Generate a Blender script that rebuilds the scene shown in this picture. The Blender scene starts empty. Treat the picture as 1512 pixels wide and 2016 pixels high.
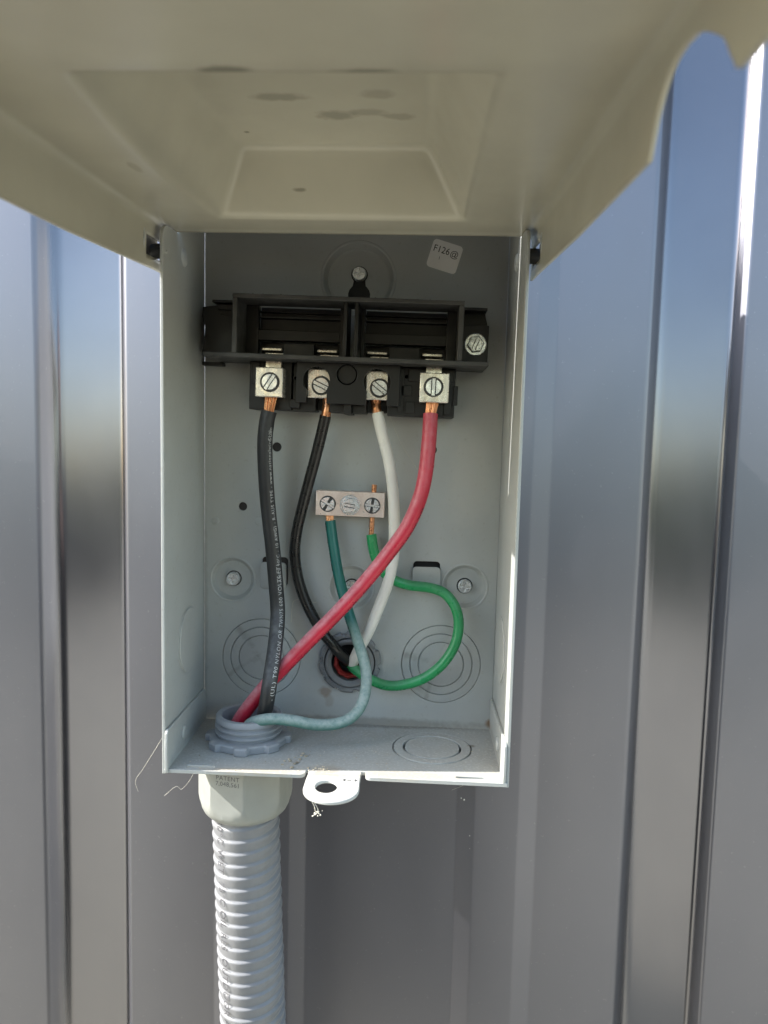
import bpy, bmesh, math, random
from mathutils import Vector, Matrix
random.seed(7)
rad, PI = math.radians, math.pi
S = 0.001                      # everything below is measured in millimetres
scn = bpy.context.scene
COL = scn.collection

# ------------------------------------------------------------------ camera
cam_d = bpy.data.cameras.new('camera'); cam = bpy.data.objects.new('camera', cam_d); COL.objects.link(cam)
R_ = Vector((0.99887, 0.04154, 0.02304)); F_ = Vector((-0.03917, 0.99468, -0.09525)); U_ = Vector((-0.02688, 0.09424, 0.99519))
m = Matrix(((R_.x, U_.x, -F_.x), (R_.y, U_.y, -F_.y), (R_.z, U_.z, -F_.z))).to_4x4()
m.translation = Vector((119.65, -427.38, 163.13)) * S
cam.matrix_world = m
cam_d.sensor_fit = 'VERTICAL'; cam_d.sensor_height = 36; cam_d.lens = 27.04
cam_d.clip_start = 0.01; cam_d.clip_end = 500
cam_d.dof.use_dof = True; cam_d.dof.focus_distance = 0.41; cam_d.dof.aperture_fstop = 13.0
scn.camera = cam

# ------------------------------------------------------------------ sky and sun
SUN = Vector((-1, -0.07, 0.75)).normalized()
EL = math.asin(SUN.z); AZ = math.atan2(SUN.x, SUN.y)
w = bpy.data.worlds.new('World'); scn.world = w; w.use_nodes = True
nt = w.node_tree; bg = nt.nodes['Background']
sky = nt.nodes.new('ShaderNodeTexSky'); sky.sky_type = 'NISHITA'; sky.sun_disc = False
sky.sun_elevation = EL; sky.sun_rotation = AZ; sky.air_density = 1.6; sky.dust_density = 1.6; sky.ozone_density = 1.2
nt.links.new(sky.outputs[0], bg.inputs[0]); bg.inputs[1].default_value = 0.15
sd = bpy.data.lights.new('sun', 'SUN'); sd.energy = 3.7; sd.angle = rad(0.5); sd.color = (1, 0.96, 0.90)
so = bpy.data.objects.new('sun', sd); COL.objects.link(so)
so.rotation_euler = (-SUN).to_track_quat('-Z', 'Y').to_euler()
vs = scn.view_settings; vs.view_transform = 'Standard'; vs.look = 'None'; vs.exposure = 1.68; vs.gamma = 1
scn.cycles.use_denoising = True
scn.cycles.max_bounces = 10; scn.cycles.diffuse_bounces = 6

# ------------------------------------------------------------------ materials
class NT:
    def __init__(s, name):
        s.m = bpy.data.materials.new(name); s.m.use_nodes = True; s.t = s.m.node_tree
        s.b = s.t.nodes['Principled BSDF']
    def n(s, typ, **kw):
        nd = s.t.nodes.new(typ)
        for k, v in kw.items(): setattr(nd, k, v)
        return nd
    def l(s, a, b): s.t.links.new(a, b)
    def coord(s):
        return s.n('ShaderNodeTexCoord').outputs['Object']
    def noise(s, scale, detail=3, rough=.5, vec=None, stretch=None):
        nd = s.n('ShaderNodeTexNoise'); nd.inputs['Scale'].default_value = scale
        nd.inputs['Detail'].default_value = detail; nd.inputs['Roughness'].default_value = rough
        v = vec or s.coord()
        if stretch:
            mp = s.n('ShaderNodeMapping'); mp.inputs['Scale'].default_value = stretch; s.l(v, mp.inputs[0]); v = mp.outputs[0]
        s.l(v, nd.inputs['Vector']); return nd.outputs['Fac']
    def ramp(s, fac, a, b, lo=0., hi=1.):
        nd = s.n('ShaderNodeMapRange'); nd.inputs[1].default_value = a; nd.inputs[2].default_value = b
        nd.inputs[3].default_value = lo; nd.inputs[4].default_value = hi; nd.clamp = True
        s.l(fac, nd.inputs[0]); return nd.outputs[0]
    def math(s, op, a, b=None):
        nd = s.n('ShaderNodeMath', operation=op)
        for i, v in enumerate((a, b)):
            if v is None: continue
            if isinstance(v, (int, float)): nd.inputs[i].default_value = v
            else: s.l(v, nd.inputs[i])
        return nd.outputs[0]
    def mix(s, fac, a, b):
        nd = s.n('ShaderNodeMix', data_type='RGBA')
        for i, v in ((0, fac), (6, a), (7, b)):
            if isinstance(v, (int, float)): nd.inputs[i].default_value = v
            elif isinstance(v, tuple): nd.inputs[i].default_value = (*v, 1)
            else: s.l(v, nd.inputs[i])
        return nd.outputs[2]
    def set(s, **kw):
        for k, v in kw.items():
            i = s.b.inputs[k.replace('_', ' ')]
            if isinstance(v, tuple): i.default_value = (*v, 1)
            elif isinstance(v, (int, float)): i.default_value = v
            else: s.l(v, i)
        return s
    def bump(s, h, strength, dist):
        nd = s.n('ShaderNodeBump'); nd.inputs['Strength'].default_value = strength; nd.inputs['Distance'].default_value = dist
        s.l(h, nd.inputs['Height']); s.l(nd.outputs[0], s.b.inputs['Normal']); return s
    def up(s):
        g = s.n('ShaderNodeNewGeometry'); sp = s.n('ShaderNodeSeparateXYZ'); s.l(g.outputs['Normal'], sp.inputs[0]); return sp.outputs['Z']
    def pos(s):
        sp = s.n('ShaderNodeSeparateXYZ'); s.l(s.coord(), sp.inputs[0]); return sp.outputs

def paint(name, col, rough=.38, dust=0.0, blotches=(), clean=False):
    p = NT(name)
    big = p.ramp(p.noise(14, 4, .6), .35, .65)
    c = p.mix(big, tuple(x * .94 for x in col), tuple(x * 1.05 for x in col))
    fine = p.ramp(p.noise(420, 2), .62, .75)
    if not clean: c = p.mix(p.math('MULTIPLY', fine, .3), c, (.27, .25, .21))
    for (cx, cy, cz, rx, ry, rz, k, *sc_) in blotches:
        mp = p.n('ShaderNodeMapping'); mp.vector_type = 'POINT'
        mp.inputs['Scale'].default_value = (1/(rx*S), 1/(ry*S), 1/(rz*S))
        mp.inputs['Location'].default_value = (-cx/rx, -cy/ry, -cz/rz)
        p.l(p.coord(), mp.inputs[0])
        ln = p.n('ShaderNodeVectorMath', operation='LENGTH'); p.l(mp.outputs[0], ln.inputs[0])
        wob = p.math('ADD', ln.outputs['Value'], p.math('MULTIPLY', p.math('SUBTRACT', p.noise(260, 3), .5), .9))
        f = p.ramp(wob, .55, 1.05, k, 0.)
        c = p.mix(f, c, sc_[0] if sc_ else (.17, .165, .13))
    r = p.ramp(p.noise(60, 4), .3, .7, rough - .02, rough + .04)
    if dust:
        d = p.math('MULTIPLY', p.ramp(p.up(), .5, .95), p.ramp(p.noise(90, 6, .7), .3, .72, .15, 1))
        d = p.math('MULTIPLY', d, dust)
        dc = p.mix(p.ramp(p.noise(700, 2), .5, .7), (.36, .33, .29), (.62, .60, .56))
        c = p.mix(d, c, dc); r = p.math('ADD', r, p.math('MULTIPLY', d, .4))
    p.set(Base_Color=c, Roughness=r)
    if not clean: p.bump(p.noise(1500, 2), .22, .00025)
    return p.m

def plastic(name, col, rough=.45, var=.12, bumps=900, bs=.15, dust=None):
    p = NT(name)
    c = p.mix(p.ramp(p.noise(70, 4), .3, .7), tuple(x * (1 - var) for x in col), tuple(x * (1 + var) for x in col))
    r = p.ramp(p.noise(160, 4), .3, .7, rough - .08, rough + .1)
    if dust:
        amt, dc = dust
        d = p.math('MULTIPLY', p.ramp(p.up(), -.1, .8), p.ramp(p.noise(240, 5, .65), .3, .68, .25, 1))
        d = p.math('MULTIPLY', d, amt)
        c = p.mix(d, c, dc); r = p.math('ADD', r, p.math('MULTIPLY', d, .3))
    p.set(Base_Color=c, Roughness=r); p.bump(p.noise(bumps, 2), bs, .0002); return p.m

def metal(name, col, rough=.3, tint=None, met=.9, sc=160, stretch=None):
    p = NT(name)
    c = p.mix(p.ramp(p.noise(sc, 5, .7, stretch=stretch), .42, .68), col, tint or tuple(x * .75 for x in col))
    p.set(Base_Color=c, Metallic=met, Roughness=p.ramp(p.noise(sc * 2, 4), .3, .7, rough - .08, rough + .12))
    p.bump(p.noise(sc * 4, 3, stretch=stretch), .25, .0001); return p.m

GREY = (.41, .425, .415)
M = {}
RUST, GRIME = (.20, .10, .03), (.13, .12, .10)
M['grey'] = paint('grey_enamel', GREY, .34, 0, [
    (71.5, 0, 18, 4.5, 2, 3.5, .6, RUST), (74, 0, 13, 3, 2, 5, .3, RUST), (166, -2, 3, 3.5, 5, 3.5, .8, RUST), (12.5, -2, 73, 2.2, 2, 2.2, .7, (.62, .54, .42)),
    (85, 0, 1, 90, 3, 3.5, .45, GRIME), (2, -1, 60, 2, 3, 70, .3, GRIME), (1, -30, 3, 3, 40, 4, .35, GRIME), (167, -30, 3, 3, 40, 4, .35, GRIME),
    (150, 0, 140, 14, 2, 30, .14, (.62, .6, .52)), (84, 0, 20, 60, 2, 14, .14, (.6, .6, .57))])
M['lid'] = paint('warm_bounce_enamel', (.45, .43, .35), .21, 0, [  # box enamel with the ground's warm bounce light put into the colour
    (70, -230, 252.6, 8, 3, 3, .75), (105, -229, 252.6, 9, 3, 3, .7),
    (67, -142, 284, 12, 4, 9, .55), (86, -125, 284, 9, 5, 9, .6), (98, -128, 284, 9, 4, 9, .45), (110, -124, 284, 7, 4, 9, .45), (103, -145, 284, 7, 5, 9, .35), (48, -106, 282, 1.6, 1.6, 4, .9, (.03, .03, .02)), (66, -84, 270, 4, 4, 1, .5, (.05, .05, .03)), (84, -81, 262, 1.2, 2, 1.5, .8, (.04, .03, .02)), (18, -150, 256, 2, 7, 2, .3)], clean=True)  # darker elliptical blotches and a few small near-black specks
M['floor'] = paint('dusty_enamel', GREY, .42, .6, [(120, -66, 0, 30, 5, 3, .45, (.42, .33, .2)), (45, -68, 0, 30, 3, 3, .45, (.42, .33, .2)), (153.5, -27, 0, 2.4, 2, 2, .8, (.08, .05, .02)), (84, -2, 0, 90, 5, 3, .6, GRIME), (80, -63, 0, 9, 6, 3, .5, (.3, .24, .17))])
M['hasp'] = paint('dusty_hasp', (.5, .51, .49), .42, .35, [(84, -66.5, 0, 18, 5, 3, .6, (.42, .31, .17))])
M['black'] = plastic('black_thermoplastic', (.005, .0051, .0054), .42, .2)
M['black_edge'] = plastic('scuffed_thermoplastic', (.042, .042, .041), .5, .35, 500)
M['mark'] = plastic('moulded_mark', (.006, .006, .006), .35)
M['lug'] = metal('tinned_lug', (.86, .83, .77), .26, (.60, .54, .45), met=.7, stretch=(1, 1, .12))
M['bar'] = metal('ground_bar_metal', (.80, .69, .62), .34, (.66, .53, .46), met=.5, sc=220)
M['zinc'] = metal('zinc_plate', (.84, .86, .86), .24, (.66, .68, .68), met=.6)
M['screw_dark'] = metal('screw_gap_shade', (.10, .10, .10), .45)  # for slot floors and gap rings, crevice shade put into the colour
M['copper'] = metal('copper', (.80, .40, .22), .28, (.55, .24, .12), stretch=(1, 1, .3))
M['dark'] = plastic('dark_recess_metal', (.012, .012, .012), .6)
M['nut'] = plastic('grey_nut_plastic', (.27, .29, .32), .45, .1, dust=(.45, (.42, .41, .39)))
M['fit'] = plastic('fitting_pvc', (.29, .30, .28), .36, .06, dust=(.25, (.5, .49, .45)))
M['conn'] = plastic('connector_plastic', (.20, .205, .21), .42, .15)
M['paper'] = plastic('sticker_paper', (.88, .87, .85), .6, .06)
M['ink'] = plastic('black_ink', (.012, .011, .011), .5)
M['white_ink'] = plastic('white_ink', (.46, .47, .47), .6, .35)
M['faded_ink'] = plastic('faded_ink', (.09, .09, .10), .6, .5)
M['w_black'] = plastic('charcoal_nylon', (.020, .021, .023), .42, .3, dust=(.62, (.27, .27, .28)))
M['w_thin'] = plastic('gloss_black_nylon', (.010, .010, .010), .28, .3)
M['w_white'] = plastic('white_nylon', (.76, .745, .69), .35, .05)
M['w_red'] = plastic('red_nylon', (.52, .022, .05), .32, .12, dust=(.85, (.78, .50, .55)))
M['w_green'] = plastic('bright_green_nylon', (.015, .26, .085), .27, .12, dust=(.35, (.25, .42, .30)))
M['sheath'] = plastic('dark_red_sheath', (.30, .030, .025), .4)
M['web'] = plastic('cobweb', (.6, .58, .5), .7)
M['speck'] = plastic('dried_specks', (.62, .61, .58), .6)
M['crumb'] = plastic('debris_crumbs', (.50, .44, .34), .8, .5, 3000)
def teal():
    p = NT('teal_nylon'); c = p.mix(p.ramp(p.noise(70, 3), .3, .7), (.010, .115, .10), (.014, .15, .125))
    z = p.pos()['Z']
    low = p.ramp(z, .066, .052)
    d = p.math('MULTIPLY', p.ramp(p.up(), -.55, .45, .25, 1), p.ramp(p.noise(300, 6, .7), .32, .6, .45, 1))
    d = p.math('MULTIPLY', p.math('MULTIPLY', d, low), .72)
    p.set(Base_Color=p.mix(d, c, (.47, .53, .52)), Roughness=p.math('ADD', p.math('MULTIPLY', d, .5), .3)); p.bump(p.noise(900, 2), .15, .0002); return p.m
M['w_teal'] = teal()
def cond():
    p = NT('conduit_vinyl')
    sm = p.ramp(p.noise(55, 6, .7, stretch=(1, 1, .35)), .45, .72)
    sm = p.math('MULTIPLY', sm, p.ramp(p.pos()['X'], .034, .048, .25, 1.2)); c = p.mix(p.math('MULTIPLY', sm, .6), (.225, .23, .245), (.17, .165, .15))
    p.set(Base_Color=c, Roughness=.38); p.bump(p.noise(260, 4), .25, .0006); return p.m
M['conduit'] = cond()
def wallm():
    p = NT('charcoal_sheet_metal')
    pan = p.ramp(p.pos()['Y'], .010, .0145, 1., 0.)
    c = p.mix(p.ramp(p.noise(9, 5, .6), .35, .65), (.19, .19, .215), (.21, .21, .235))
    c = p.mix(p.math('MULTIPLY', pan, .5), c, (.19, .194, .23))
    spk = p.ramp(p.noise(520, 2), .70, .78)
    c = p.mix(p.math('MULTIPLY', spk, .25), c, (.4, .4, .4))
    film = p.ramp(p.noise(30, 5, .6, stretch=(1, 1, .3)), .3, .7, -.02, .03)
    p.set(Base_Color=c, Metallic=p.math('ADD', .92, p.math('MULTIPLY', pan, -.10)), Roughness=p.math('ADD', film, p.math('ADD', .23, p.math('MULTIPLY', pan, .17))))
    p.bump(p.noise(5, 2, stretch=(1, 1, .4)), .12, .003)
    return p.m
M['wall'] = wallm()
def groundm():
    p = NT('dry_earth'); n1 = p.noise(1.3, 6, .6); n2 = p.noise(18, 5, .6)
    c = p.mix(p.ramp(n1, .4, .6), (.39, .365, .29), (.36, .345, .27)); c = p.mix(p.ramp(n2, .4, .75, 0, .6), c, (.48, .44, .35))
    p.set(Base_Color=c, Roughness=.95); p.bump(n2, .6, .03); return p.m
M['ground'] = groundm()

# ------------------------------------------------------------------ object helpers
def finish(bm, angle=35):
    bmesh.ops.recalc_face_normals(bm, faces=bm.faces)
    me = bpy.data.meshes.new('mesh')
    bmesh.ops.scale(bm, vec=(S, S, S), verts=bm.verts)
    bm.to_mesh(me); bm.free()
    for p in me.polygons: p.use_smooth = True
    me.set_sharp_from_angle(angle=rad(angle))
    return me
def link(name, me, mat=None, parent=None, loc=(0, 0, 0), rot=None, bevel=0, seg=2):
    me.name = name
    o = bpy.data.objects.new(name, me); COL.objects.link(o)
    if mat and not me.materials: me.materials.append(M[mat])
    o.location = Vector(loc) * S
    if rot: o.rotation_euler = rot
    if parent:
        o.parent = parent
        if parent.type == 'EMPTY': o.location -= parent.location
    if bevel:
        b = o.modifiers.new('bevel', 'BEVEL'); b.width = bevel * S; b.segments = seg; b.limit_method = 'ANGLE'; b.angle_limit = rad(40)
    return o
def part(name, bm, mat, parent=None, angle=35, **kw): return link(name, finish(bm, angle), mat, parent, **kw)
def thing(name, label, cat, loc, group=None):
    o = bpy.data.objects.new(name, None); COL.objects.link(o); o.location = Vector(loc) * S; o.empty_display_size = .01
    return tag(o, label, cat, group)
def tag(o, label=None, cat=None, group=None, kind=None):
    for k, v in (('label', label), ('category', cat), ('group', group), ('kind', kind)):
        if v: o[k] = v
    return o
def box(bm, x0, x1, y0, y1, z0, z1):
    vs_ = [bm.verts.new(p) for p in ((x0,y0,z0),(x1,y0,z0),(x1,y1,z0),(x0,y1,z0),(x0,y0,z1),(x1,y0,z1),(x1,y1,z1),(x0,y1,z1))]
    for f in ((0,1,2,3),(4,5,6,7),(0,1,5,4),(1,2,6,5),(2,3,7,6),(3,0,4,7)): bm.faces.new([vs_[i] for i in f])
    return vs_
def B(*a):
    bm = bmesh.new(); box(bm, *a); return bm
XZ = lambda u, v, w_: (u, w_, v)
YZ = lambda u, v, w_: (w_, u, v)
XY = lambda u, v, w_: (u, v, w_)
def plate(bm, loops, w0, w1, f=XZ):
    """solid sheet from outline loops (first one outer, the rest holes) between w0 and w1"""
    es = []; t = bmesh.new()
    for lp in loops:
        vv = [t.verts.new((u, v, 0)) for u, v in lp]
        es += [t.edges.new((vv[i], vv[(i + 1) % len(vv)])) for i in range(len(vv))]
    bmesh.ops.triangle_fill(t, edges=es, use_beauty=True, use_dissolve=False, normal=(0, 0, 1))
    a = {v: bm.verts.new(f(v.co.x, v.co.y, w0)) for v in t.verts}
    b = {v: bm.verts.new(f(v.co.x, v.co.y, w1)) for v in t.verts}
    for fc in t.faces:
        bm.faces.new([a[v] for v in fc.verts]); bm.faces.new([b[v] for v in reversed(fc.verts)])
    for e in t.edges:
        if len(e.link_faces) == 1:
            p, q = e.verts; bm.faces.new((a[p], a[q], b[q], b[p]))
    t.free(); return bm
def circ(cx, cy, r, n=40, a0=0., a1=2 * PI, ry=None):
    full = abs(a1 - a0 - 2 * PI) < 1e-6
    k = n if full else n - 1
    return [(cx + r * math.cos(a0 + (a1 - a0) * i / k), cy + (ry or r) * math.sin(a0 + (a1 - a0) * i / k)) for i in range(n)]
def rrect(x0, x1, y0, y1, r, n=5):
    o = []
    for cx, cy, a in ((x1 - r, y1 - r, 0), (x0 + r, y1 - r, PI / 2), (x0 + r, y0 + r, PI), (x1 - r, y0 + r, 1.5 * PI)):
        o += circ(cx, cy, r, n, a, a + PI / 2)
    return o
def rect(x0, x1, y0, y1): return [(x0, y0), (x1, y0), (x1, y1), (x0, y1)]
def lathe(bm, prof, c=(0, 0, 0), axis='Y', n=48, closed=False, rfun=None):
    """prof = [(radius, height)], revolved about the axis through c"""
    rings = []
    for r, h in prof:
        ring = []
        for i in range(n):
            a = 2 * PI * i / n; rr = rfun(r, h, a) if rfun else r
            u, v = rr * math.cos(a), rr * math.sin(a)
            p = {'Y': (u, h, v), 'Z': (u, v, h), 'X': (h, u, v)}[axis]
            ring.append(bm.verts.new((p[0] + c[0], p[1] + c[1], p[2] + c[2])))
        rings.append(ring)
    pr = list(zip(rings, rings[1:])) + ([(rings[-1], rings[0])] if closed else [])
    for A, Bq in pr:
        for i in range(n): bm.faces.new((A[i], A[(i + 1) % n], Bq[(i + 1) % n], Bq[i]))
    if not closed:
        for ring in (rings[0], rings[-1]):
            if (ring[0].co - ring[n // 2].co).length > .02: bm.faces.new(ring)
    return bm
def L(*a, **k): return lathe(bmesh.new(), *a, **k)
def spline(ctrl, per=14):
    P = [Vector(p) for p in ctrl]; P = [2 * P[0] - P[1]] + P + [2 * P[-1] - P[-2]]; out = []
    for i in range(1, len(P) - 2):
        a, b, c, d = P[i - 1:i + 3]
        for k in range(per):
            t = k / per
            out.append(.5 * (2 * b + (c - a) * t + (2 * a - 5 * b + 4 * c - d) * t * t + (3 * b - 3 * c + d - a) * t ** 3))
    out.append(P[-2]); return out
def frames(pts):
    fr = []
    for i, p in enumerate(pts):
        T = (pts[min(i + 1, len(pts) - 1)] - pts[max(i - 1, 0)]).normalized()
        Bv = Vector((0, -1, 0)); Bv = (Bv - T * Bv.dot(T))
        if Bv.length < .15: Bv = fr[-1][2] if fr else Vector((0, 0, 1)); Bv = (Bv - T * Bv.dot(T))
        Bv.normalize(); fr.append((p, T, Bv, T.cross(Bv)))
    return fr
def tube(bm, pts, r, n=18, caps=True, rf=None):
    fr = frames(pts); rings = []
    for k, (p, T, Bv, C) in enumerate(fr):
        rings.append([bm.verts.new(p + (rf(k, 2 * PI * i / n) if rf else r) * (math.cos(2 * PI * i / n) * Bv + math.sin(2 * PI * i / n) * C)) for i in range(n)])
    for A, Bq in zip(rings, rings[1:]):
        for i in range(n): bm.faces.new((A[i], A[(i + 1) % n], Bq[(i + 1) % n], Bq[i]))
    if caps: bm.faces.new(rings[0]); bm.faces.new(rings[-1])
    return bm
def text_bm(s, size, f, space=1.0, sub=0):
    """flat lettering, each vertex (u, v) placed in the scene by f; size is the capital height"""
    cu = bpy.data.curves.new('t', 'FONT'); cu.body = s; cu.size = size / .7; cu.space_character = space; cu.resolution_u = 3
    o = bpy.data.objects.new('t', cu); COL.objects.link(o)
    me = bpy.data.meshes.new_from_object(o.evaluated_get(bpy.context.evaluated_depsgraph_get()))
    bpy.data.objects.remove(o); bpy.data.curves.remove(cu)
    bm = bmesh.new(); bm.from_mesh(me); bpy.data.meshes.remove(me)
    if sub:
        bmesh.ops.subdivide_edges(bm, edges=[e for e in bm.edges if e.calc_length() > sub], cuts=1)
        bmesh.ops.triangulate(bm, faces=bm.faces)
    for v in bm.verts: v.co = f(v.co.x, v.co.y)
    return bm
def put(name, bm, mat, parent):                 # lettering keeps its own face order
    return part(name, bm, mat, parent)
def on_wire(pts, r, s0, th0):
    fr = frames(pts); acc = [0]
    for a, b in zip(pts, pts[1:]): acc.append(acc[-1] + (b - a).length)
    def f(u, v):
        s = s0 + u; i = 0
        while i < len(acc) - 2 and acc[i + 1] < s: i += 1
        t = (s - acc[i]) / max(acc[i + 1] - acc[i], 1e-6)
        p = fr[i][0].lerp(fr[i + 1][0], t); Bv = fr[i][2].lerp(fr[i + 1][2], t); C = fr[i][3].lerp(fr[i + 1][3], t)
        th = th0 - v / r
        return p + (r + .05) * (math.cos(th) * Bv + math.sin(th) * C)
    return f

# ------------------------------------------------------------------ ground
bm = bmesh.new(); bmesh.ops.create_grid(bm, x_segments=60, y_segments=60, size=60000)
for v in bm.verts: v.co.z = -1300
tag(part('ground', bm, 'ground'), kind='structure')

# ------------------------------------------------------------------ hedge across the yard, mirrored in the glossy wall
def leafm():
    p = NT('hedge_leaves'); p.set(Base_Color=p.mix(p.ramp(p.noise(3, 4), .35, .65), (.035, .055, .018), (.075, .10, .035)), Roughness=.6); return p.m
M['leaf'] = leafm()
bm = bmesh.new(); rg = random.Random(3)
for i in range(9000):
    x = rg.uniform(-22000, 22000); lump = 260 * math.sin(x * .0011) + 180 * math.sin(x * .0037 + 1)
    y = -5100 - lump * .6 - abs(rg.gauss(0, 420)); z = -1300 + (1650 + lump * .5) * rg.random() ** .75
    c = Vector((x, y, z)); a = Vector((rg.gauss(0, 1), rg.gauss(0, 1), rg.gauss(0, 1))).normalized(); b = a.orthogonal().normalized()
    k = rg.uniform(110, 230)
    bm.faces.new([bm.verts.new(c + q) for q in (a * k, b * k * .6, -a * k, -b * k * .6)])
tag(part('hedge', bm, 'leaf'), 'long dark green hedge across the yard behind the photographer', 'hedge', kind='stuff')

# ------------------------------------------------------------------ the person holding the phone, mirrored in the glossy wall
def skinned(bmv, edges, name, mat, parent):
    me = bpy.data.meshes.new(name); me.from_pydata([Vector(p) * S for p, r in bmv], [], []) if False else me.from_pydata([tuple(Vector(p) * S) for p, r in bmv], edges, [])
    o = link(name, me, mat, parent)
    md = o.modifiers.new('skin', 'SKIN'); sk = me.skin_vertices[0].data if me.skin_vertices else None
    if sk is None:
        bm_ = bmesh.new(); bm_.from_mesh(me); bm_.verts.layers.skin.verify(); bm_.to_mesh(me); bm_.free(); sk = me.skin_vertices[0].data
    for i, (p, r) in enumerate(bmv): sk[i].radius = (r[0] * S, r[1] * S) if isinstance(r, tuple) else (r * S, r * S)
    sk[0].use_root = True
    o.modifiers.new('sub', 'SUBSURF').render_levels = 1
    return o
M['cloth'] = plastic('dark_clothing', (.018, .018, .022), .85, .3, 300)
M['skin'] = plastic('skin', (.42, .26, .19), .5, .05)
M['hair'] = plastic('dark_hair', (.02, .015, .01), .5)
M['phone'] = plastic('phone_black', (.01, .01, .012), .2)
pn = thing('person', 'standing person in dark clothes holding a phone up towards the box', 'person', (25, -615, -1300))
PX, PY = 25, -615
V = [((PX, PY, -370), (250, 115)), ((PX, PY, -180), (245, 105)), ((PX, PY, 30), (225, 100)), ((PX, PY, 130), (120, 90)), ((PX, PY, 190), 62),
     ((PX - 115, PY, -450), 150), ((PX - 130, PY + 20, -860), 135), ((PX - 122, PY - 10, -1225), 92), ((PX - 128, PY + 120, -1262), 42),
     ((PX + 115, PY, -450), 150), ((PX + 130, PY + 20, -860), 135), ((PX + 122, PY - 10, -1225), 92), ((PX + 128, PY + 120, -1262), 42),
     ((PX - 215, PY, 110), 70), ((PX - 370, PY + 40, -90), 66), ((PX - 110, PY + 105, 30), 42),
     ((PX + 215, PY, 110), 70), ((PX + 360, PY + 40, -90), 66), ((PX + 195, PY + 105, 30), 42)]
skinned(V, [(0, 1), (1, 2), (2, 3), (3, 4), (0, 5), (5, 6), (6, 7), (7, 8), (0, 9), (9, 10), (10, 11), (11, 12), (2, 13), (13, 14), (14, 15), (2, 16), (16, 17), (17, 18)], 'body', 'cloth', pn)
bm = bmesh.new(); g = bmesh.ops.create_uvsphere(bm, u_segments=32, v_segments=24, radius=1)
for v in bm.verts:
    x, y, z = v.co; k = 1 - .25 * max(0, -z) ** 1.5
    v.co = Vector((PX + x * 76 * k, PY + 25 + y * 96 * k + (14 * max(0, 1 - ((x / .16) ** 2 + ((z + .1) / .2) ** 2)) if y > 0 else 0), 310 + z * 118))
hd = part('head', bm, 'skin', pn)
tube(bmh := bmesh.new(), [Vector((PX, PY, 170)), Vector((PX, PY + 10, 240))], 56, 20); part('neck', bmh, 'skin', pn)
bm = bmesh.new(); bmesh.ops.create_uvsphere(bm, u_segments=24, v_segments=16, radius=1)
for v in bm.verts: v.co = Vector((PX + v.co.x * 84, PY + 8 + v.co.y * 98, 335 + v.co.z * 108))
bmesh.ops.delete(bm, geom=[v for v in bm.verts if v.co.y > PY + 55 and v.co.z < 385 or v.co.z < 262], context='VERTS')
part('hair', bm, 'hair', hd)
for sg in (-1, 1):
    bm = bmesh.new(); g = bmesh.ops.create_uvsphere(bm, u_segments=12, v_segments=8, radius=11)
    bmesh.ops.translate(bm, vec=(PX + sg * 32, PY + 108, 322), verts=bm.verts); part('eye', bm, 'hair', hd)
    hx = 30 if sg < 0 else 205; wx = PX - 110 if sg < 0 else PX + 195
    hv = [((wx, PY + 105, 30), 36), ((hx + (12 if sg < 0 else -8), -470, 70), 33), ((hx + (22 if sg < 0 else -16), -458, 95), 27)]
    he = [(0, 1), (1, 2)]
    for q in range(4):
        b0 = len(hv); z = 70 + q * 19; bx = hx + (20 if sg < 0 else -14)
        hv += [((bx - sg * 2, -452, z), 9.5), ((hx + sg * -34, -434 - 20, z + 3), 8.5), ((hx - sg * 52, -462, z + 4), 7.5)]
        he += [(1 if q < 2 else 2, b0), (b0, b0 + 1), (b0 + 1, b0 + 2)]
    b0 = len(hv); hv += [((hx, -478, 92), 11), ((hx - sg * 30, -476, 112), 9.5), ((hx - sg * 48, -470, 124), 8.5)]; he += [(1, b0), (b0, b0 + 1), (b0 + 1, b0 + 2)]
    skinned(hv, he, 'hand', 'skin', pn)
ph = plate(bmesh.new(), [rrect(80, 156, 22, 180, 9)], -446, -437)
tag(part('phone', ph, 'phone', bevel=1.5), 'slim dark phone held upright in both hands in front of the box', 'phone')

# ------------------------------------------------------------------ ribbed metal wall
PER = 343.0
def wall_unit(x0):
    k = [(-97, 6, 2), (-89.5, 14.5, 9), (-50, 14.5, 3), (-45.5, 6, 1.2)]
    k += [(6, 6, 1), (16, 4, 1), (50.6, 4, 1), (60.6, 6, 1)]
    k += [(149.3, 6, 1), (159.6, 4, 1), (185, 4, 1), (195.6, 6, 1)]
    return [(x + x0, y + 1.4, r) for x, y, r in k]
kp = []
for i in range(-8, 8): kp += wall_unit(i * PER)
kp = [(kp[0][0] - 200, 7.4, 0)] + kp + [(kp[-1][0] + 60, 7.4, 0)]
prof = []
for i, (x, y, r) in enumerate(kp):
    if not r: prof.append((x, y)); continue
    p = Vector((x, y)); a = (Vector(kp[i - 1][:2]) - p); b = (Vector(kp[i + 1][:2]) - p)
    r_ = min(r, a.length * .48, b.length * .48)
    a = p + a.normalized() * r_; b = p + b.normalized() * r_
    for t in (0, .25, .5, .75, 1): q = a * (1 - t) ** 2 + p * 2 * t * (1 - t) + b * t * t; prof.append((q.x, q.y))
bm = bmesh.new(); lo = []; hi = []
for x, y in prof: lo.append(bm.verts.new((x, y, -1299))); hi.append(bm.verts.new((x, y, 1500)))
for i in range(len(prof) - 1): bm.faces.new((lo[i], lo[i + 1], hi[i + 1], hi[i]))
wall = part('metal_wall', bm, 'wall', angle=60)
sol = wall.modifiers.new('t', 'SOLIDIFY'); sol.thickness = .0006; sol.offset = -1
tag(wall, 'dark grey ribbed sheet metal wall behind the open electrical box', 'wall')

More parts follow.
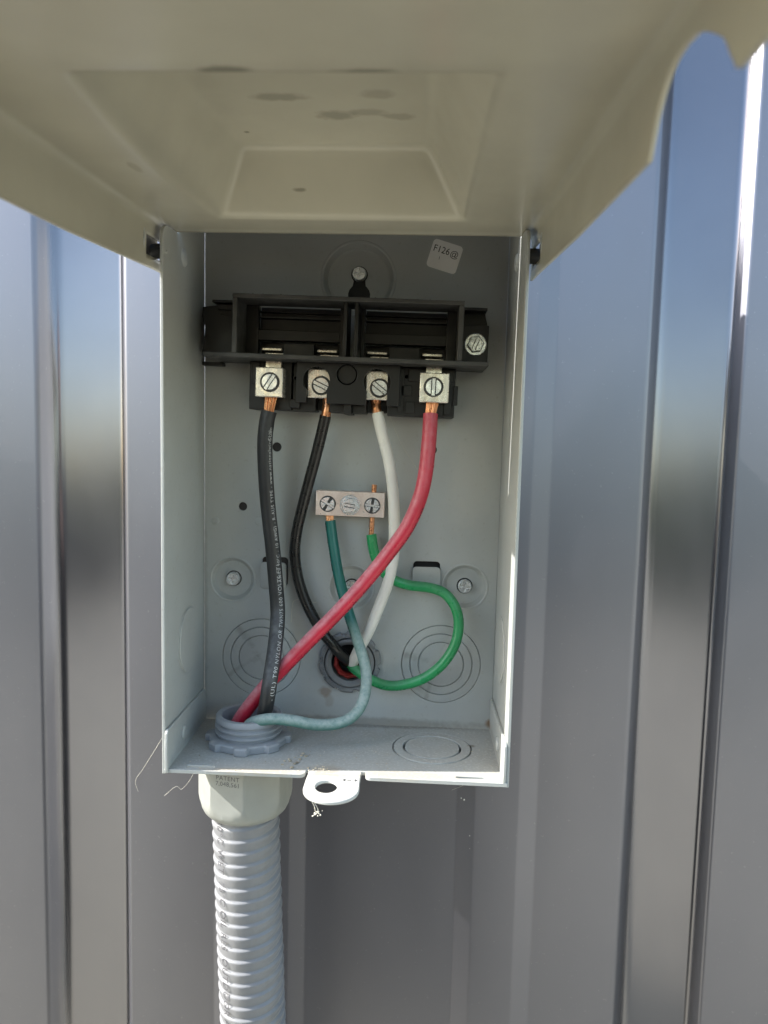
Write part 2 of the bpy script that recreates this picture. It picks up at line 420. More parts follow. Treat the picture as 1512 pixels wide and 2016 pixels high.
# ------------------------------------------------------------------ the electrical box
W = 168.6
eb = thing('electrical_box', 'open grey steel disconnect box with its cover swung up', 'electrical box', (84, 0, 0))
# back panel with its openings
keyhole = circ(86.3, 252, 4.6, 14, -.25 * PI, 1.25 * PI) + [(82.6, 246)] + circ(86.2, 241, 6.2, 14, .72 * PI, 2.28 * PI) + [(89.8, 246)]
holes = [keyhole, circ(42.2, 157, 2.6, 20), circ(23.3, 123.2, 2.4, 20), circ(128.8, 157.4, 2.5, 20),
         rrect(34.6, 49.2, 78.5, 95, 2), rrect(120, 135, 79, 95, 2),
         circ(85.4, 36, 15.5, 40)]
DISH = [(17.7, 81.6), (149.2, 81.3), (85.4, 79)]
KO = [(34.6, 36.8), (137.1, 36.4)]
holes += [circ(x, z, 12.6, 40) for x, z in DISH] + [circ(x, z, 22.6, 48) for x, z in KO]
big_dish = circ(86, 249, 19.6, 56)
bm = plate(bmesh.new(), [rect(1.6, W - 1.6, -1, 331), big_dish] + holes[1:], 0, 1.2)
part('back_panel', bm, 'grey', eb, bevel=.25)
part('hole_shade_sheet', B(3, W - 3, 4.5, 5.0, 2, 328), 'dark', eb)  # added dark sheet, stands in for the shade behind the panel's holes
# stamped dish round the keyhole: a ring and a floor with the keyhole cut out
bm = L([(20.7, .05), (20.4, -.3), (19.7, -.4), (19.1, -.2), (18.6, .5), (16.9, 3.0), (15.6, 3.2)], c=(86, 0, 249), n=56)
for f in [f for f in bm.faces if len(f.verts) > 4]: bm.faces.remove(f)
plate(bm, [circ(86, 249, 15.6, 56), keyhole], 3.2, 4.2)
part('mount_boss', bm, 'grey', eb)
def phillips():
    bm = bmesh.new(); a, b = .58, 2.5
    cross = [(a, a), (b, a * .8), (b, -a * .8), (a, -a), (a * .8, -b), (-a * .8, -b), (-a, -a), (-b, -a * .8), (-b, a * .8), (-a, a), (-a * .8, b), (a * .8, b)]
    plate(bm, [circ(0, 0, 3.5, 36), cross], -2.9, -.6)
    lathe(bm, [(3.5, -2.2), (3.8, -1.5), (3.9, -.6), (3.9, .9), (2, .9)], n=36); plate(bm, [circ(0, 0, 3.3, 24)], -.62, -.3)
    return bm
scr_me = finish(phillips()); sc_parts = []; rec_me = finish(plate(bmesh.new(), [circ(0, 0, 2.9, 24)], -.9, -.66))
for (x, z), a in zip([(86.3, 252)] + DISH, (.06, .12, .2, .4)):
    y = 2.2
    sc_ = link('mounting_screw', scr_me, 'zinc', eb, loc=(x, y, z), rot=(0, a, 0), bevel=.12); sc_parts.append(sc_)
    link('screw_recess', rec_me, 'screw_dark', sc_)
for x, z in DISH:
    bm = L([(13.4, .05), (13.1, -.25), (12.5, -.35), (12.0, -.1), (11.7, .5), (10.2, 2.8), (9.3, 3.0), (4.5, 3.0), (4.5, 4.2)], c=(x, 0, z), n=44)
    for f in [f for f in bm.faces if len(f.verts) > 4]: bm.faces.remove(f)
    part('mount_boss', bm, 'grey', eb)
def knockout(radii, R0, tab=0.3):
    prof_ = [(0.01, -.2)]; 
    for r in radii: prof_ += [(r - .42, -.2), (r - .16, .75), (r + .16, .75), (r + .42, -.2)]
    return prof_ + [(R0 - .25, -.2), (R0, .7), (R0 + .4, .9)]
ko_me = finish(L(knockout((12.8, 17.6), 22.3), n=64))
for x, z in KO: link('knockout', ko_me, 'grey', eb, loc=(x, 0, z), rot=(0, .3 * x, 0))
bm = L(knockout((15.6,), 19.2), n=64); ko2 = finish(bm)
for x, z in KO:
    pass
for x, z in ((7.7, 114.5), (32.5, 114.8)):          # small spot dimples
    part('spot_dimple', L([(0.01, -.35), (1.4, -.35), (2.0, -.2), (2.4, 0.02)], c=(x, 0, z), n=24), 'grey', eb)
for x0, x1, z0, z1 in ((33.9, 48.6, 76.5, 92.2), (119.6, 135.2, 77, 92.2)):     # lanced bridges below the openings
    bm = bmesh.new()
    pr = [(0.2, z0), (-1.7, z0 + 1.8), (-2.2, z0 + 3.5), (-2.2, z1)]
    ol = rrect(x0, x1, z0, z1, 2.2)
    plate(bm, [ol], -2.4, -1.2)
    for v in bm.verts:
        t = (v.co.z - z0) / 4.
        if t < 1: v.co.y += 2.2 * (1 - t) ** 1.5
    part('lanced_tab', bm, 'grey', eb, bevel=.3)
# sides, and an added unseen hood above the hinge to shadow the wall
side = [(-70, -2.5), (-70, 252), (-69.4, 255.5), (-67.5, 257.8), (-64.5, 259.2), (-58, 259.7), (-47, 260.1), (-47, 331), (0, 331), (0, -2.5)]
HK = (-31, 54.5)
for x0, x1, nm in ((0, 1.6, 'l'), (W - 1.6, W, 'r')):
    bm = plate(bmesh.new(), [side, circ(HK[0], HK[1], 18.2, 56)], x0, x1, YZ)
    part('side_panel', bm, 'grey', eb, bevel=.35)
    xi = 1.6 if nm == 'l' else W - 1.6; sg = 1 if nm == 'l' else -1
    bm = L([(0.01, .8), (16.6, .8), (17.0, .5), (17.05, -1.4), (18.0, -1.4), (18.25, 0.)], c=(0, HK[0], HK[1]), axis='X', n=56)
    for v in bm.verts: v.co.x = xi + sg * (v.co.x)
    part('knockout', bm, 'grey', eb)
    bm = L([(0.01, 1.5), (2.2, 1.4), (3.6, .9), (4.5, 0), (4.5, -.1)], c=(0, -38, 254.5 - 4), axis='X', n=32)
    for v in bm.verts: v.co.x = xi + sg * v.co.x
    part('side_dimple', bm, 'grey', eb)
    bm = L([(0.01, .55), (.6, .45), (.9, 0), (.9, -.1)], c=(0, -65.5, 247), axis='X', n=16)
    for v in bm.verts: v.co.x = xi + sg * v.co.x
    part('pivot_pip', bm, 'grey', eb)
bm = bmesh.new(); box(bm, 1.6, W - 1.6, -47, 0, 329.4, 331); box(bm, 1.6, W - 1.6, -47, -45.4, 262.5, 329.4)
part('shadow_hood', bm, 'grey', eb, bevel=.3)
# floor with turned-up corner tabs, slots and the padlock hasp
fl = [(.9, -70.2)] + circ(67, -67.2, 3, 6, 1.5 * PI, 2 * PI) + [(70, -64.3), (71.4, -64.3), (71.4, -68), (97.2, -68), (97.2, -64.3), (99.4, -64.3)] + circ(102.4, -67.2, 3, 6, PI, 1.5 * PI) + [(W - .9, -71.2), (W - 1.8, -1.5), (1.8, -1.5)]
FC = (34.2, -30.5)
FK = (132.5, -31)
bm = plate(bmesh.new(), [fl, circ(FC[0], FC[1], 16.6, 48), circ(FK[0], FK[1], 21.2, 60), rrect(11, 24.6, -66.9, -64.2, .9), rrect(143.4, 157.6, -67.2, -65, .9)], -1.8, 0, XY)
fp = part('floor_panel', bm, 'floor', eb, bevel=.5)
bm = L([(0.01, .25), (14.3, .25), (14.6, -1.2), (15.4, -1.2), (15.7, .25), (20.3, .25), (20.6, -1.2), (21.1, -1.2)], c=(FK[0], FK[1], 0), axis='Z', n=64)
part('knockout', bm, 'floor', eb)
for sg, xi in ((1, 1.6), (-1, W - 1.6)):
    tab = [(-71, -1.7), (-71.6, 8), (-71, 18), (-69.5, 19.8), (-4, 18.6), (-2, 16.5), (-2, -1.7)]
    bm = plate(bmesh.new(), [tab], xi + sg * .1, xi + sg * 1.5, YZ)
    lathe(bm, [(0.01, 2.6), (2.8, 2.5), (3.4, 2.0), (3.6, 1.4)], c=(xi if sg > 0 else xi, -45, 9), axis='X', n=28) if sg > 0 else lathe(bm, [(0.01, -2.6), (2.8, -2.5), (3.4, -2.0), (3.6, -1.4)], c=(xi, -45, 9), axis='X', n=28)
    part('corner_tab', bm, 'grey', fp, bevel=.3)
hs = [(71.5, -66.5)] + [(71.2, -74)] + [(84.2 + 13.2 * math.cos(a), -81.4 + 12 * math.sin(a)) for a in [PI + PI * i / 22 for i in range(23)]] + [(97.2, -74), (97.1, -66.5)]
bm = plate(bmesh.new(), [hs, circ(81.8, -79.8, 5.2, 40, ry=5.7)], -1.75, 0, XY)
for v in bm.verts: v.co.z += (v.co.y + 68) * .07 if v.co.y < -68 else 0
hp = part('hasp', bm, 'hasp', eb, bevel=.45)
bm = text_bm('6', 2.3, lambda u, v: (93 - v * 1.0, -73.5 - 0 + u - 1, -.35), 1)
for v in bm.verts: v.co.z = (v.co.y + 68) * .07 + .06
for tx in (90.2, 94.6):
    s_ = -1 if tx < 92 else 1
    q = [bm.verts.new((tx + s_ * 1.6, -73.4, (-5.4) * .07 + .06)), bm.verts.new((tx, -72, -4 * .07 + .06)), bm.verts.new((tx, -74.8, -6.8 * .07 + .06))]; bm.faces.new(q)
part('stamped_mark', bm, 'faded_ink', hp)
# sticker on the back panel
SA = rad(-16.5)
def stick(u, v, y=-.12): return (132.4 + u * math.cos(SA) - v * math.sin(SA), y, 261.6 + u * math.sin(SA) + v * math.cos(SA))
bm = plate(bmesh.new(), [rrect(-8.3, 8.3, -7.6, 7.6, 2)], -.1, .02, lambda u, v, w_: stick(u, v, w_))
st = part('sticker', bm, 'paper', eb); st['label'] = 'small white sticker printed F126@'
bm = text_bm('F126', 3.5, lambda u, v: stick(-7.2 + u * .92 - .0 + v * .0, 1.2 + v, -.16), 1.02)
part('lettering', bm, 'ink', st)
bm = text_bm('@', 3.2, lambda u, v: stick(2.3 + u, 1.0 + v, -.16), 1); part('lettering', bm, 'ink', st)
bm = text_bm('1', 1.7, lambda u, v: stick(-3.1 + u, -2.4 + v, -.16), 1); part('lettering', bm, 'ink', st)

# ---- the cover, hinged at the top and swung out towards the viewer
LA = .045
def lidp(x, s, h):                      # s along the cover from the hinge, h up from its inner face
    return Vector((x, -64 - s + h * LA, 260 - s * LA + h))
def smooth(t): t = min(max(t, 0), 1); return t * t * (3 - 2 * t)
def emboss(x, s):
    left = (x - (30 - 4 * math.sin(PI * min(max((s - 13) / 150, 0), 1)))) / 14
    right = (138 - x) / 15.5; hin = (s - 12.5) / 16; near = (163.5 - s) / 14
    k = .07; mn = -k * math.log(sum(math.exp(-min(v, 3) / k) for v in (left, right, hin, near, 1.0)))
    return 27 * max(math.log(1 + math.exp(mn / .05)) * .05, 0)
def flange(s, left):
    d = 21.3 + 2 * min(max(s / 90, 0), 1)
    k = [(173, 99), (174, 22), (178, 15.5), (182, 11.5), (186, 8.8), (191, 7.3), (196, 7), (203, 7.8), (209, 10.4), (214, 13.2), (218, 15.8), (221.5, 20.5), (223, 22), (224, 99)]
    for (a, da), (b, db) in zip(k, k[1:]):
        if a <= s <= b: return min(d, da + (db - da) * (s - a) / (b - a))
    return d
ss = [-15, -13.5, -11] + [-9 + i * 1.5 for i in range(0, 14)]
ss = sorted(set(ss + [-8, 14] + [8 + i * 1.6 for i in range(0, 100)] + [172 + i * 1.1 for i in range(0, 50)] + [228 + i * 5 for i in range(0, 11)]))
XL, XR, FR = -3.2, 171.8, 3.2
us = [('L', t) for t in (1, .96, .85, .72, .6, .5, .4, .3, .22, .16)] + [('lf', a) for a in (0, .2, .4, .6, .8, 1)]
us += [('p', XL + FR + (XR - XL - 2 * FR) * i / 150) for i in range(1, 150)]
us += [('rf', a) for a in (1, .8, .6, .4, .2, 0)] + [('R', t) for t in (.16, .22, .3, .4, .5, .6, .72, .85, .96, 1)]
bm = bmesh.new(); G = []
for s in ss:
    row = []
    for typ, t in us:
        curl = 0.
        if typ in 'LR' or typ in ('lf', 'rf'):
            if typ in ('lf', 'rf'):
                a = t * PI / 2; h = -FR + FR * math.sin(a); off = FR - FR * math.cos(a)
            else:
                d = flange(s, typ == 'L'); h = -FR - max(d - FR, 0.3) * t; off = 0
                h = -FR + (h + FR) if d > FR else -FR
            x = XL + off if typ in ('L', 'lf') else XR - off
        else:
            x = t; h = emboss(x, s)
            if s < -9: h -= (-9 - s) ** 2 * .02
        row.append(bm.verts.new(lidp(x, s, h)))
    G.append(row)
for i in range(len(ss) - 1):
    for j in range(len(us) - 1):
        t0, t1 = us[j], us[j + 1]
        if t0[0] in 'LR' and t1[0] in 'LR' and t0[0] == t1[0] and -8 <= ss[i] and ss[i + 1] <= 14:
            if .22 <= min(t0[1], t1[1]) and max(t0[1], t1[1]) <= .72: continue      # pivot slot
        bm.faces.new((G[i][j], G[i][j + 1], G[i + 1][j + 1], G[i + 1][j]))
bmesh.ops.recalc_face_normals(bm, faces=bm.faces)
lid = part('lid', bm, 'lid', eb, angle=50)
for f in lid.data.polygons: pass
sol = lid.modifiers.new('t', 'SOLIDIFY'); sol.thickness = .0013; sol.offset = 1 if lid.data.polygons[len(us) * 60 + 60].normal.z > 0 else 1
for sg, x in ((-1, XL), (1, XR)):
    bm = L([(0.01, -3.2), (3.0, -3), (3.4, -2), (3.4, 3)], c=(0, -66, 247), axis='X', n=24)
    for v in bm.verts: v.co.x = x + sg * -(v.co.x) - sg * 1.
    part('hinge_pin', bm, 'dark', lid)
    bm = plate(bmesh.new(), [rrect(-80, -54, 244, 256, 3)], x + sg * 3.2, x + sg * 4.4, YZ)
    part('hinge_strap', bm, 'dark', lid)
    bm = bmesh.new()
    tube(bm, [Vector((x + sg * .6, -80.5, 244.5)), Vector((x + sg * .2, -81.6, 247)), Vector((x - sg * .3, -81.9, 250)), Vector((x + sg * .4, -81, 253.5))], .55, 8)
    part('hinge_lip', bm, 'grey', lid)

# ------------------------------------------------------------------ terminal block
tb = thing('terminal_block', 'black plastic pull-out terminal block screwed across the top of the box', 'terminal block', (84, 0, 205))
TZ = rad(-1.05)
def tilt(bm):
    bmesh.ops.rotate(bm, cent=(84, 0, 205), matrix=Matrix.Rotation(-TZ, 3, 'Y'), verts=bm.verts); return bm
def tpart(name, bm, mat, parent=None, **kw): return part(name, tilt(bm), mat, parent or tb, **kw)
zt, zb = 232.4, 203.2
bm = bmesh.new()
box(bm, 26, 141.3, -40, -16, zt - 2.1, zt)                       # top wall
box(bm, 11.8, 154.6, -40, -5, zb - 2.2, zb)                      # bottom rail
box(bm, 26, 28.5, -39.8, -16, zb, zt - 2.1)
box(bm, 138.8, 141.3, -39.8, -16, zb, zt - 2.1)
hsg = tpart('housing', bm, 'black_edge', bevel=.35)
# small mould joints along the front edges
for x in (36, 41, 50, 90, 97, 118, 124): tpart('mould_rib', B(x, x + .45, -40.25, -30, zt - 2.2, zt + .12), 'black_edge', hsg)
for x in (32, 44, 68, 73, 90, 101, 120): tpart('mould_rib', B(x, x + .45, -40.25, -30, zb - 2.3, zb + .12), 'black_edge', hsg)
bm = bmesh.new()
for a, b in ((81.6, 83.5), (87.2, 89.1)): box(bm, a, b, -38, -16, zb, zt - 2.1)
tpart('divider', bm, 'black', bevel=.3)
# cell interiors
for x0, x1 in ((28.5, 81.6), (89.1, 138.8)):
    bm = bmesh.new()
    n0 = 6.5 if x0 < 80 else 2.0; n1 = 3.5 if x0 < 80 else 5
    a, b = x0 + n0, x1 - n1
    box(bm, x0, a, -19, -14, zb, zt - 2.1); box(bm, b, x1, -19, -14, zb, zt - 2.1)          # jambs
    box(bm, a, b, -19, -14, zb + 9.2, zb + 14.6)                                           # cross bar
    box(bm, a, b, -12, -10, zb + 14.6, zt - 2.1)                                           # recessed back
    box(bm, a, b, -16.2, -12, zt - 8.2, zt - 7.2); box(bm, a, b, -15.5, -12, zt - 5.2, zt - 4.4)
    box(bm, a + 13.2, b - 13.5, -17, -12, zb, zb + 8.2)                                    # block between the jaws
    box(bm, a, b, -8, -6, zb, zb + 9.2)
    for xs in (x0, x1 - 1.2): box(bm, xs, xs + 1.2, -30, -19, zb + 8, zb + 22) if False else None
    c = tpart('fuse_cell', bm, 'black', bevel=.25)
    tpart('cell_ridge', B(a, b, -16.7, -16.2, zt - 8.0, zt - 7.4), 'black_edge', c)
    for xa in (a + 1.4, b - 12.2):
        bm = bmesh.new()
        box(bm, xa, xa + 10.6, -15, -9, zb + 4.2, zb + 6.6)
        box(bm, xa + 1.6, xa + 11.4, -14, -9, zb + 1.7, zb + 3.2)
        for v in bm.verts:
            if v.co.y < -12 and v.co.z > zb + 5: v.co.z -= .9
        tpart('contact_jaw', bm, 'lug', bevel=.3)
# ears
ear_l = [(4.6, zb), (4, 206), (5.3, 211), (5.6, 219), (3.8, 224), (4.2, 229), (15, 230.5), (15, 233), (27, 233), (27, zb)]
bm = plate(bmesh.new(), [ear_l], -15, -3); box(bm, 10.5, 26, -20, -4, zt - 1.6, zt - .3)
for i in range(3): box(bm, 13 + i, 26, -18 + i * 2.4, -15.8 + i * 2.4, zt - 5 - i * 2.4, zt - 2.2 - i * 2.4)
lathe(bm, [(7, -15), (7, -15.5), (6.3, -15.5), (6.3, -15)], c=(27, 0, 214), n=40)
box(bm, 2.5, 14, -8, -2.5, zb - 4.2, zb - 2.3)
tpart('mounting_ear', bm, 'black', bevel=.3)
ear_r = [(140, zb), (156, zb), (156.6, 222), (154.6, 229), (153.6, 233.6), (140, 233.6)]
bm = plate(bmesh.new(), [ear_r], -9, -3); box(bm, 141, 156, -15, -9, zb, 224.5); box(bm, 141, 154.3, -20, -4, zt - 1.2, zt + .3)
tpart('mounting_ear', bm, 'black', bevel=.3)
def hexscrew(R=5.9, r=4.6):
    bm = bmesh.new()
    lathe(bm, [(R, -.2), (R, -.9), (R - .5, -1.3), (r, -1.3)], n=40)
    hx = [(r * math.cos(a), r * math.sin(a)) for a in [PI / 6 + PI / 3 * i for i in range(6)]]
    lathe(bm, [(r * .98, -1.3), (r * .98, -3.2), (r * .86, -3.7), (r * .74, -3.7), (r * .70, -3.1), (.01, -3.1)], n=6)
    for sg in (1, -1):
        a0 = math.asin(1.15 / (r * .66))
        arc = circ(0, 0, r * .66, 18, a0, PI - a0); arc = [(x, sg * y) for x, y in arc]
        plate(bm, [arc], -4.2, -3.0)
    plate(bm, [rect(-r * .7, r * .7, -.68, .68)], -3.9, -2.9)
    return bm
hs_me = finish(hexscrew())
hole_me = finish(lathe(bmesh.new(), [(.01, -3.2), (3.3, -3.2), (3.3, -2.8)], n=32))
ms_ = link('mounting_screw', hs_me, 'zinc', tb, loc=(149.4, -14.6, 213.2), rot=(0, rad(-68), 0), bevel=.1)
link('screw_recess', hole_me, 'screw_dark', ms_)
# lower base
bm = bmesh.new()
box(bm, 31.5, 54, -21, -2, 176, zb - 2.2); box(bm, 54, 66.5, -19, -2, 176, zb - 2.2); box(bm, 74, 82, -20, -2, 176, zb - 2.2)
box(bm, 86, 93.5, -20, -2, 176, zb - 2.2); box(bm, 104.5, 139.6, -21, -2, 175.5, zb - 2.2); box(bm, 66.5, 104.5, -10, -2, 177, zb - 2.2)
box(bm, 82, 86, -24.5, -2, 175.2, 182.5)
base = tpart('base', bm, 'black', bevel=.4)
for x0, x1, z0, z1 in ((33, 37, 189, 200.5), (53, 58.5, 177.5, 182), (110, 113, 177.6, 200), (111.5, 117, 186, 191.5), (138.6, 141, 182, 192), (114, 119, 177, 183), (134, 138, 177, 184), (115, 138.5, 193.6, 200)):
    tpart('base_step', B(x0, x1, -22.2, -20, z0, z1), 'black', base, bevel=.25)
for x, z in ((56, 193), (114, 196), (136.8, 196)):
    tpart('ejector_mark', L([(1.4, -21), (1.4, -21.5), (1.0, -21.5), (1.0, -21)] if x > 60 else [(1.4, -19), (1.4, -21.5), (1.0, -21.5), (1.0, -19)], c=(x, 0, z), n=20), 'black', base)
# cover plate with two U openings
def ucut(cx, cz, r, hw_l, hw_r, z0):
    aL = PI + math.asin(min(1, hw_l / r)) - PI / 2 ; 
    a0 = math.atan2(-math.sqrt(max(r * r - hw_r * hw_r, 0)), hw_r); a1 = math.atan2(-math.sqrt(max(r * r - hw_l * hw_l, 0)), -hw_l) + 2 * PI
    return [(cx + hw_r, z0)] + circ(cx, cz, r, 28, a0, a1) + [(cx - hw_l, z0)]
z0 = 180.2
ol = [(57.2, z0)] + list(reversed(ucut(67.6, 192.0, 7.0, 5.0, 5.6, z0))) + list(reversed(ucut(99.0, 192.0, 7.0, 5.1, 5.4, z0))) + [(110.7, z0), (110.7, zb - 2.2), (57.2, zb - 2.2)]
bm = plate(bmesh.new(), [ol, circ(83.4, 195.4, 5.2, 36)], -28, -25.6)
box(bm, 57.2, 58.8, -25.6, -19, z0, zb - 2.2); box(bm, 109.1, 110.7, -25.6, -19, z0, zb - 2.2)
cp = tpart('cover_plate', bm, 'black', bevel=.3)
tpart('socket', L([(5.3, -26.5), (4.7, -28.2), (4.7, -21), (3.9, -17), (.01, -17)], c=(83.4, 0, 195.4), n=36), 'black', cp)
for x in (61.6, 93.6):
    bm = text_bm('LINE', 3.2, lambda u, v: (x + u * .92, -28.06, 198.6 - .8 + v), 1.1)
    bmesh.ops.solidify(bm, geom=bm.faces, thickness=.15) if False else None
    tpart('moulded_lettering', bm, 'mark', cp)
# lugs with set screws
def setscrew(r, slot):
    bm = bmesh.new()
    lathe(bm, [(.01, .3), (r + 1.2, .3), (r + 1.2, -.06), (r + .1, -.06), (r + .05, -.04), (.01, -.04)], n=36)
    return bm
def slotted(r):
    bm = bmesh.new(); a0 = math.asin(1.3 / r)
    for sg in (1, -1):
        arc = [(x, sg * y) for x, y in circ(0, 0, r, 24, a0, PI - a0)]
        plate(bm, [arc], -1.5, .25)
    return bm
ring_me = finish(setscrew(3.9, 0)); slot_me = finish(slotted(3.9)); bar_me = finish(plate(bmesh.new(), [rect(-4.3, 4.3, -.78, .78)], -1.1, .2))
def lug(x0, x1, z0_, z1, yf, yb, sx, sz, ang, label):
    lg = part('lug', tilt(B(x0, x1, yf, yb, z0_, z1)), 'lug', tb, bevel=.45); lg['label'] = label
    link('screw_rim', ring_me, 'screw_dark', lg, loc=(sx, yf, sz))
    link('set_screw', slot_me, 'zinc', lg, loc=(sx, yf - .05, sz), rot=(0, -ang, 0), bevel=.12)
    link('screw_slot', bar_me, 'zinc', lg, loc=(sx, yf, sz), rot=(0, -ang, 0))
    return lg
lug(36.4, 50.6, 182.3, 197.4, -30, -16, 43.7, 190.6, rad(57), 'outer lug above the charcoal wire')
lug(62.2, 74.4, 183.2, 198.2, -21.5, -9, 69.2, 189.9, rad(-25), 'inner lug above the thin black wire')
lug(92.9, 104.6, 183.4, 198.3, -21.5, -9, 99.9, 189.2, rad(-38), 'inner lug above the white wire')
lug(121, 136, 182.8, 197.8, -30, -16, 127.8, 189.8, rad(88), 'outer lug above the red wire')
for x in (40.5, 124): 
    tpart('lug_strap', B(x, x + 8, -24, -20, 197, zb - 2.2), 'lug')

# ------------------------------------------------------------------ ground bar
gb = thing('ground_bar', 'short silver ground bar with three slotted screws on the back panel', 'ground bar', (84.5, 0, 127))
GA = rad(.9)
bm = plate(bmesh.new(), [rect(65.8, 103.4, 120.4, 133.9)], -11.5, -3)
box(bm, 76, 93, -3, .1, 122, 132)
bmesh.ops.rotate(bm, cent=(84.5, 0, 127), matrix=Matrix.Rotation(GA, 3, 'Y'), verts=bm.verts)
part('bar_body', bm, 'bar', gb, bevel=.35)
ms_ = link('bar_screw', finish(hexscrew(5.5, 4.9)), 'zinc', gb, loc=(84.7, -11.3, 126.6), rot=(0, rad(10), 0), bevel=.1)
link('screw_recess', hole_me, 'screw_dark', ms_)
def crossslot():
    bm = bmesh.new()
    lathe(bm, [(4.2, -.05), (4.2, .3), (3.9, .3), (3.8, -.05)], n=32)
    for i in range(4):
        a0, a1 = PI / 2 * i + .24, PI / 2 * (i + 1) - .24
        plate(bm, [circ(0, 0, 3.7, 10, a0, a1) + [(1.0 * math.cos((a0 + a1) / 2), 1.0 * math.sin((a0 + a1) / 2))]], -1.2, .3)
    plate(bm, [rect(-4.0, 4.0, -.55, .55)], -.6, .1)
    return bm
cs_me = finish(crossslot())
rim_me = finish(lathe(bmesh.new(), [(4.45, .3), (4.45, -.12), (.01, -.12)], n=36))
for x, z in ((72.5, 127), (96.8, 126.6)): link('screw_rim', rim_me, 'screw_dark', gb, loc=(x, -11.5, z))
link('bar_screw', cs_me, 'zinc', gb, loc=(72.5, -11.55, 127), rot=(0, rad(32), 0), bevel=.1)
link('bar_screw', cs_me, 'zinc', gb, loc=(96.8, -11.55, 126.6), rot=(0, rad(8), 0), bevel=.1)

# ------------------------------------------------------------------ cable connector in the back panel
cc = thing('cable_connector', 'dark grey round cable connector ring where wires leave through the back panel', 'cable connector', (85.4, 0, 36))
def nutr(r, h, a):
    if r < 15.5: return r
    k = (a / (2 * PI) * 10) % 1
    return r - (1.4 if k > .72 else 0)
bm = L([(14.2, -.4), (14.6, -2.6), (16.6, -2.8), (17.6, -2.2), (17.8, 0)], c=(85.4, 0, 36), n=120, rfun=nutr)
for f in [f for f in bm.faces if len(f.verts) > 4]: bm.faces.remove(f)
ln = part('locknut', bm, 'conn', cc)
for i in range(26):
    a = rad(125 + i * 5.4)
    bm = B(14.9, 16.9, -3.25, -2.2, -.33, .33); bmesh.ops.rotate(bm, cent=(0, 0, 0), matrix=Matrix.Rotation(-a, 3, 'Y'), verts=bm.verts)
    bmesh.ops.translate(bm, vec=(85.4, 0, 36), verts=bm.verts)
    part('nut_rib', bm, 'conn', ln)
bm = L([(13.9, 3), (13.9, -3.4), (13.2, -4), (12.4, -4), (10.6, -2.4), (10.3, 5)], c=(85.4, 0, 36), n=64)
for f in [f for f in bm.faces if len(f.verts) > 4]: bm.faces.remove(f)
part('throat', bm, 'conn', cc)
part('bore', L([(10.4, 5), (.01, 5)], c=(85.4, 0, 36), n=32), 'dark', cc)
bm = bmesh.new(); rows = []
for i in range(22):
    a = rad(150 + i * 7.2); wv = .7 * math.sin(i * 1.3)
    rows.append([(8.9 + .3 * wv, -2.4 - wv * .6), (7.4 + .3 * wv, -2.8 - wv * .6), (6.6, -1), (6.9, 4)])
    rows[-1] = [bm.verts.new((85.4 + r * math.cos(a), y, 36 + r * math.sin(a))) for r, y in rows[-1]]
for A, Bq in zip(rows, rows[1:]):
    for j in range(3): bm.faces.new((A[j], A[j + 1], Bq[j + 1], Bq[j]))
o = part('cable_sheath', bm, 'sheath', cc, angle=60); s2 = o.modifiers.new('t', 'SOLIDIFY'); s2.thickness = .0009

# ------------------------------------------------------------------ conduit fitting and conduit
cf = thing('conduit_fitting', 'pale plastic conduit fitting with locknut through the bottom of the box', 'conduit fitting', (FC[0], FC[1], -44))
pr = [(13.6, -20), (14.2, 14.8), (14.8, 15.3), (16.9, 15.2), (17.5, 14.4), (17.6, 12.4)]
for k in range(3):
    z = 11.6 - k * 3.1
    pr += [(16.1, z), (16.1, z - .8), (17.9, z - 1.5), (17.9, z - 2.2)]
pr += [(16.5, 1), (16.5, -3)]
part('threaded_hub', L(pr, c=(FC[0], FC[1], 0), axis='Z', n=72), 'nut', cf)
def nut8(r, h, a):
    if r < 18: return r
    k = ((a + .12) / (2 * PI) * 8) % 1
    return r - (0 if k < .36 else 2.3 * min(1, (k - .36) / .06, (1 - k) / .06))
bm = L([(16.7, .2), (22.6, .2), (23, .8), (23, 3.6), (22.4, 4.2), (19.6, 4.5), (17.5, 4.6), (16.8, 4.4)], c=(FC[0], FC[1], 0), axis='Z', n=160, closed=True, rfun=nut8)
part('locknut', bm, 'nut', cf)
def octr(r, h, a):
    a = (a - rad(-102)) % (PI / 4); a = min(a, PI / 4 - a) if False else abs(((a + PI / 8) % (PI / 4)) - PI / 8)
    flat = 23.2 / math.cos(a)
    return min(r, flat) if h > -90 else r
bm = L([(18, -1.9), (25.0, -1.9), (26.3, -2.4), (26.3, -26.8), (25.4, -28.4), (24.5, -30.8), (23.4, -33.8), (22.2, -36.2), (20.6, -37.8), (19.6, -38.2), (18.7, -37.8), (17, -30)], c=(FC[0] - 1.5, FC[1], 0), axis='Z', n=192, rfun=octr)
body = part('fitting_body', bm, 'fit', cf, angle=25)
fa = rad(-102)       # outward direction of the lettered flat
n_ = Vector((math.cos(fa), math.sin(fa), 0)); t_ = Vector((-math.sin(fa), math.cos(fa), 0))
def onflat(u, v): return Vector((FC[0] - 1.5, FC[1], 0)) + n_ * 23.26 + t_ * u + Vector((0, 0, v))
bm = text_bm('PATENT', 2.3, lambda u, v: onflat(-6.2 + u * 1.02, -12.6 + v), 1.1); part('moulded_lettering', bm, 'faded_ink', body)
bm = text_bm('7,048,561', 2.3, lambda u, v: onflat(-6.4 + u * 1.0, -15.7 + v), 1.05); part('moulded_lettering', bm, 'faded_ink', body)

